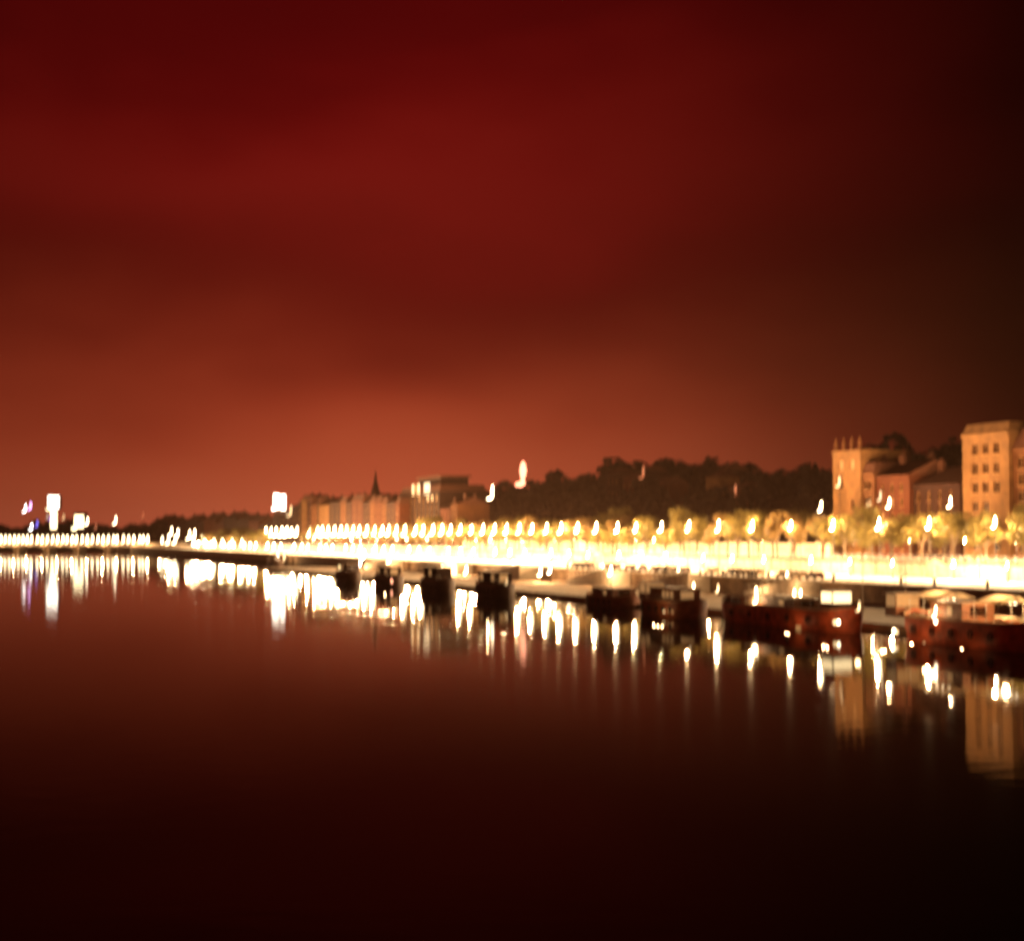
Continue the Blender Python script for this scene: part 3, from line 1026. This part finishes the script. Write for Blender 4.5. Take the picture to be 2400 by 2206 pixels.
WD, WL = 'window_dim', 'window_lit'
boat(1662, 2052, -70, 6.0, 2.7, 'long rust red barge with lit portholes and a bright wheelhouse', M['hull_red'], M['cabin2'],
     [(-.30, .55, 1.3, 4.2, [None, WD, None, None, None, WD, None])], (1944, 1972, 2.5, 3.0, 'saloon'), (),
     [(1700, 1466, WD, .7, 0), (1706, 1464, 'lamp_dim', .8, 0), (1715, 1466, 'lamp_dim', .9, 0), (1740, 1470, WD, .6, 0), (1866, 1470, WD, .8, 0), (1872, 1470, WD, .8, 0), (1954, 1458, 'lamp_dim', 1.0, 0), (1963, 1458, 'lamp', .9, 0),
      (1772, 1412, 'lamp', .8, 500), (2012, 1432, 'lamp_dim', .7, 100)], [], (2020, 7), 'barge', 'barge')
boat(2086, 2500, -70, 6.4, 2.8, 'rust red restaurant barge with two lit awnings, cut by the picture edge', M['hull_red'], M['cabin2'],
     [(-.05, .45, 2.0, 4.4, [None, WD, None, None])], (2100, 2125, 2.6, 3.4, WD), (),
     [(2092, 1478, 'lamp', .8, 0), (2099, 1480, 'lamp_dim', .8, 0), (2106, 1512, WD, .8, 0), (2162, 1510, 'lamp_dim', .8, 0), (2190, 1434, 'lamp', .7, 300), (2190, 1456, 'lamp', .8, 0), (2280, 1525, 'lamp_rust', .9, 0), (2396, 1540, 'lamp', .9, 0)],
     [(2170, 2240, 5.0, 5.2, 2500), (2322, 2382, 4.9, 5.2, 2500)], (2120, 7), 'barge', 'barge')
boat(1512, 1642, -73, 5.6, 2.4, 'brown houseboat with faint cabin windows, next beyond the long rust red barge', M['hull_brown'], M['cabin2'],
     [(-.6, .45, 2.0, 4.4, [WD, WD, WD, None, None, None])], (1520, 1535, 2.6, 3.4, WD), (), [(1636, 1470, WD, .7, 0), (1555, 1432, 'lamp_dim', .7, 0), (1565, 1432, WD, .7, 0), (1575, 1434, WD, .7, 0)])
boat(1372, 1502, -67, 5.4, 1.7, 'low brown houseboat beneath the second lit ramp', M['hull_brown'], M['cabin2'], [(-.6, .55, 1.6, 4.2, [None, WD, None, None])], None, (), [(1508, 1408, 'lamp_dim', .7, 60)])
boat(1130, 1190, -73, 4.2, 2.6, 'high black houseboat moored alone amid bright reflections', M['hull_black'], M['fac_dark'], [(-.65, .6, 2.6, 3.4, [WD, None, WD])], None, (), [(1188, 1372, 'lamp_dim', .6, 0)])
boat(1010, 1042, -74, 4.2, 2.6, 'black flat roofed houseboat next beyond the high black one', M['hull_black'], M['fac_dark'], [(-.6, .6, 2.9, 3.4, [None, WD, None])], None, (), [])
boat(888, 936, -73, 4.2, 2.4, 'dark houseboat showing a red pair of lamps, one above the other', M['hull_black'], M['fac_dark'], [(-.6, .6, 2.4, 3.4, [WD, None, WD])], None, (),
     [(919, 1362, 'lamp_red', 1.5, 0), (920, 1392, 'lamp_red', 1.6, 0)])
boat(786, 850, -72, 4.2, 2.4, 'dark houseboat between the red lamps and the bright violet lamp', M['hull_black'], M['fac_dark'], [(-.6, .6, 2.4, 3.4, [None, WD, WL])], None, (), [(833, 1378, 'lamp_dim', 1.2, 0), (804, 1380, 'lamp_dim', 1.4, 0)])
boat(628, 664, -50, 4.2, 2.2, 'farthest dark houseboat, moored short of the bridge', M['hull_black'], M['fac_dark'], [(-.6, .6, 2.2, 3.4, [None, WD])], None, (), [])

# ------------------------------------------------------------------ the far bridge with its dense line of lamps
BA = Vector((404 / 2400 * 0 + (404 - 1200) / FPX * 1165, 1165, 0))
BB = Vector(((-260 - 1200) / FPX * 1235, 1235, 0))
BD = (BB - BA).normalized()
BL = (BB - BA).length
bang = math.atan2(BD.y, BD.x)
br = thing('bridge', 'long low bridge carrying a dense row of lamps across the river', 'bridge', BA, bang)
DECK = 5.6
X, Yv = Vector((1, 0, 0)), Vector((0, 1, 0))
MB().box(-6, BL, -6, 6, DECK - .9, DECK).build('deck', M['stone'], br)
for yy in (-6.0, 5.7):
    MB().box(-6, BL, yy, yy + .3, DECK + .003, DECK + 1.0).build('parapet', M['stone'], br)
span = 27.0
npier = int(BL / span)
arch = MB()
seg = 12
poly = [(0, DECK - .903)]
for i in range(seg + 1):
    a = math.pi * i / seg
    poly.append((span / 2 - (span / 2 - 1.8) * math.cos(a), 1.2 + (DECK - 2.6) * math.sin(a)))
# spandrel as quads between the arch line and the deck line
vs, fs = [], []
cur = poly[1:]
for yy in (-5.4, 5.4):
    for (x, z) in cur:
        vs += [(x, yy, z), (x, yy, DECK - .903)]
nn = len(cur) * 2
for i in range(len(cur) - 1):
    a = 2 * i
    fs.append((a, a + 2, a + 3, a + 1))
    fs.append((nn + a, nn + a + 1, nn + a + 3, nn + a + 2))
    fs.append((a, nn + a, nn + a + 2, a + 2))
arch_me = MB().add(vs, fs).mesh('arch', M['stone'])
pier2 = MB().box(-1.8, 1.8, -6.6, 6.6, -2, DECK - .905).mesh('pier', M['stone2'])
for k in range(npier):
    link('arch', arch_me, br).location = (k * span, 0, 0)
    link('pier', pier2, br).location = (k * span, 0, 0)
nl = 62
far_trail = MB().tube([(0, 0, 6.2), (0, 0, 4.6), (0, -.1, 2.6), (-.1, -.3, 1.2), (.0, -.9, .5), (0, -1.7, .1)][0:1] + [(0, 0, 4.4), (0, 0, 2.2), (-.25, 0, 1.0), (-.8, 0, .2), (-1.5, 0, -.1)], [.42, .62, .66, .64, .6, .4], 8).mesh('trail_lantern', M['lamp_far'], True)  # smeared trail of each bridge light modelled into this tall hooked tube
lam_px = [352, 341, 333, 319, 307, 295, 280, 272, 260, 248, 236, 223, 211, 199, 186, 176, 164, 154, 142, 130, 118, 106, 95, 81, 71, 61, 51, 41, 30, 20, 10, 0, -10, -20]
for i, px in enumerate(lam_px):
    kx = (px - 1200) / FPX
    # where this pixel column meets the bridge line
    den = BD.x - kx * BD.y
    u = (kx * BA.y - BA.x) / den
    o = thing('bridge_lamp', f'{ordinal(i + 1)} lamp on the far bridge, counted from its end at the quay', 'street lamp', BA + BD * u + Vector((0, -5.85, DECK + 1.0)), 0, 'lamps along the far bridge')
    link('trail_lantern', far_trail, o).location = (0, 0, .3)
    MB().tube([(0, 0, 0), (0, 0, 3.0)], [.22, .12], 6).build('post', M['metal'], o)
    if i % 3 == 0:
        bulb(o, (0, -2.0, 2.5), 9000)
for i, (px, py) in enumerate([(475, 1262), (457, 1252), (445, 1254), (418, 1250), (412, 1265), (403, 1246), (396, 1266), (381, 1268)]):
    y, s = ray(px, -6)
    lamp('bridgehead_lamp', f'{ordinal(i + 1)} lamp of the cluster where the far bridge meets the quay', 'street lamp', W(s, -6, QUAY_Z), max(3, zat(py, y) - QUAY_Z), M['lamp'], 3.4, 5000,
         'lamps at the far bridge end')
# far trees at the bridgehead, lit
for i, px in enumerate([485, 500, 512, 524, 535, 547, 556, 568, 580, 592, 604, 614]):
    y, s = ray(px, -5)
    tm, cm = TREES[i % 4]
    o = thing('bridgehead_tree', f'{ordinal(i + 1)} yellow lit tree past the far bridge end, counted from the bridge', 'tree', W(s, -5, QUAY_Z), i * 1.3, 'lit trees past the far bridge end')
    k = rr.uniform(.9, 1.25)
    o.scale = (k * 1.5, k * 1.5, k)
    link('trunk', tm, o)
    link('crown', cm, o)
    if i % 2 == 0:
        lamp('promenade_lamp', f'{ordinal(i // 2 + 1)} low lamp before the yellow lit trees past the bridge end', 'street lamp', W(s + 9, -12, QUAY_Z), 4.5, M['lamp_far'], 2.2, 9000,
             'low lamps before the far trees')

# ------------------------------------------------------------------ lights and dark trees beyond the bridge
FT = [tree_meshes(71, 14, 6.5, 900, .9, 'forest'), tree_meshes(83, 16, 7.5, 900, .9, 'forest')]
x = -60
i = 0
while x < 430:
    i += 1
    y = 1385 + rr.uniform(-25, 60)
    tm, cm = FT[i % 2]
    o = thing('far_tree', f'{ordinal(i)} black tree on the low shore behind the bridge, counted from the picture edge', 'tree', ((x - 1200) / FPX * y, y, 4.0), i * 1.7, 'dark trees on the far shore')
    h_ = zat(rr.uniform(1228, 1243) - (8 if 70 < x < 170 else 0), y) - 4
    o.scale = (h_ / 15,) * 3
    link('trunk', tm, o)
    link('crown', cm, o)
    x += rr.uniform(9, 17)


def far_at(px, py, y):
    return Vector(((px - 1200) / FPX * y, y, zat(py, y)))


fy = 1340
t0 = thing('lit_tower', 'slender lit tower with a broad square white head beyond the bridge', 'tower', ((128 - 1200) / FPX * fy, fy, 4))
MB().tube([(0, 0, 0), (0, 0, 34)], [3.2, 2.6], 12).build('shaft_core', M['stone2'], t0)
MB().box(-2.4, 3.4, -4.2, -3.3, zat(1240, fy) - 4, zat(1196, fy) - 4).build('lit_shaft_panel', M['screen_y'], t0)
hx = 5.0
MB().box(-hx - .4, hx + .4, -3.2, 3.2, zat(1192, fy) - 4.4, zat(1163, fy) - 3.6).build('sign_box', M['metal'], t0)
MB().box(-hx, hx, -3.6, -3.21, zat(1192, fy) - 4, zat(1163, fy) - 4).build('sign_face', M['screen'], t0)
MB().box(-hx - 2, -1, -3.5, 2, zat(1196, fy) - 4, zat(1193, fy) - 4.1).build('sign_bracket', M['screen_y'], t0)

FARL = [(60, 1192, 'lamp_white', 'pale lamp on the dark shore beyond the bridge, beside the violet one', 3.6), (72, 1186, 'lamp_violet', 'violet lamp high on the dark shore beyond the bridge', 3.8),
        (75, 1235, 'lamp_white', 'low white lamp under the violet lamp beyond the bridge', 3.4), (88, 1228, 'lamp_blue', 'deep blue lamp beside the low white lamp beyond the bridge', 3.2),
        (112, 1210, 'lamp_cool', 'faint greenish lamp at the foot of the lit tower head', 2.4), (119, 1214, 'lamp_blue', 'small blue lamp against the lit tower shaft', 2.4), (150, 1212, 'lamp_dim', 'faint amber lamp just past the lit tower', 2.6),
        (206, 1222, 'lamp', 'bright lamp next to the yellow lit block beyond the bridge', 3.6), (272, 1220, 'lamp', 'single yellow lamp alone above the dark far trees', 3.8),
        (226, 1235, 'lamp_rust', 'faint rusty lamp low between the far trees', 3), (336, 1208, 'lamp_rust', 'faint rusty lamp above the bridge end', 2.6)]
for (px, py, mm, lb, k) in FARL:
    p = far_at(px, py, 1330)
    lamp('shore_lamp', lb, 'lamp', (p.x, p.y, 4), p.z - 4, M[mm], k, 0, 'scattered lamps on the far shore', rz=math.pi / 2)
yb = thing('lit_block', 'small block with a glowing yellow front beyond the bridge', 'building', ((186 - 1200) / FPX * fy, fy, 4))
MB().box(-5, 5, 0, 9, 0, zat(1206, fy) - 3).build('wall', M['fac_dark'], yb)
MB().box(-4.2, 4.2, -.5, -.01, zat(1238, fy) - 4, zat(1208, fy) - 4).build('lit_front', M['screen_y'], yb)
MB().box(-6.6, -2, -.7, -.51, zat(1243, fy) - 4, zat(1236, fy) - 4).build('lit_canopy', M['screen_y'], yb)
MB().box(-5.3, 5.3, -.3, 9.3, zat(1206, fy) - 2.99, zat(1206, fy) - 2.4).build('roof', M['roof'], yb)

# rooftop sign on the dark far house
y, s = ray(657, 26)
p = W(s, 26, zat(1196, y))
sg = thing('rooftop_sign', 'white lit sign in two panels on a dark rooftop', 'sign', p, ANG - math.radians(6))
kk = y / FPX
MB().box(-.3, .3, -1.0, -.6, -.5, 36 * kk).build('sign_frame', M['metal'], sg)
sg.rotation_euler = (0, 0, math.pi)
for a, b, z0 in ((-16, -1.2, 2), (1.2, 13, 0)):
    MB().box(-b * kk, -a * kk, .3, .8, z0 * kk, (36 + z0) * kk).build('sign_panel', M['screen'], sg)
MB().box(11 * kk, 20 * kk, .3, .8, 0, 6 * kk).build('sign_tail', M['screen'], sg)

# single lamps high on the hill
for (px, py, t, mm, lb, k, wt) in [(1154, 1155, 70, 'lamp', 'lone bright lamp on the hillside below the red beacon', 3.6, 3000), (1508, 1108, 122, 'lamp_rust', 'faint red lamp by the turret house on the ridge', 3.0, 0),
                                   (1724, 1150, 98, 'lamp_rust', 'faint red lamp on the slope beneath the pale hill house', 2.4, 0), (682, 1198, 24, 'lamp_dim', 'amber lamp beside the white rooftop sign', 3.4, 0),
                                   (1968, 1130, 21.2, 'lamp_dim', 'dim wall lamp halfway up the pinnacled house', 1.3, 0), (2064, 1163, 21.2, 'lamp_cool', 'faint cool lamp before the rust coloured house', 1.2, 0)]:
    y, s = ray(px, t)
    g = hill_h(s, t) if t > 45 else ROAD_Z
    lamp('hill_lamp' if t > 45 else 'side_lamp', lb, 'lamp', W(s, t, g), max(2.0, zat(py, y) - g), M[mm], k, wt)
y, s = ray(1226, 120)
g = hill_h(s, 120)
bc = thing('beacon_mast', 'red glowing beacon on a mast above the wooded crest', 'beacon', W(s, 120, g), math.pi)
zt = zat(1126, y) - g
kk = y / FPX
mb = MB()
for a in range(3):
    an = a * 2.094
    mb.tube([(1.6 * math.cos(an), 1.6 * math.sin(an), 0), (.3 * math.cos(an), .3 * math.sin(an), zt)], .12, 5)
for q in range(1, 8):
    zz = zt * q / 8
    rd = 1.6 - 1.3 * q / 8
    mb.tube([(rd * math.cos(a * 2.094), rd * math.sin(a * 2.094), zz) for a in (0, 1, 2, 3)], .06, 4, cap=False)
mb.build('mast', M['metal'], bc)
MB().tube([(0, 0, zt + 44 * kk), (0, 0, zt + 36 * kk), (0, 0, zt + 22 * kk), (.1, 0, zt + 10 * kk), (.4, 0, zt + 2 * kk)], [.6, 1.5, 2.0, 1.5, .9], 10).build('beacon_light', M['lamp_red'], bc, True)
MB().tube([(0, 0, zt), (0, 0, zt - 5 * kk), (1.2, 0, zt - 9 * kk), (4.2, 0, zt - 11 * kk)], [1.0, 1.5, 1.5, .8], 8).build('lower_light', M['lamp_red'], bc, True)

# ------------------------------------------------------------------ night haze
hm = bpy.data.materials.new('night_haze')
hm.use_nodes = True
nt = hm.node_tree
nt.nodes.clear()
out = nt.nodes.new('ShaderNodeOutputMaterial')
pv = nt.nodes.new('ShaderNodeVolumePrincipled')
pv.inputs['Color'].default_value = (1.0, .55, .36, 1)
pv.inputs['Density'].default_value = .00005
pv.inputs['Anisotropy'].default_value = 0.3
nt.links.new(pv.outputs[0], out.inputs['Volume'])
hz = MB().box(-1400, 900, -450, 2400, -2.5, 66).build('haze', hm)
structure(hz, 'stuff')
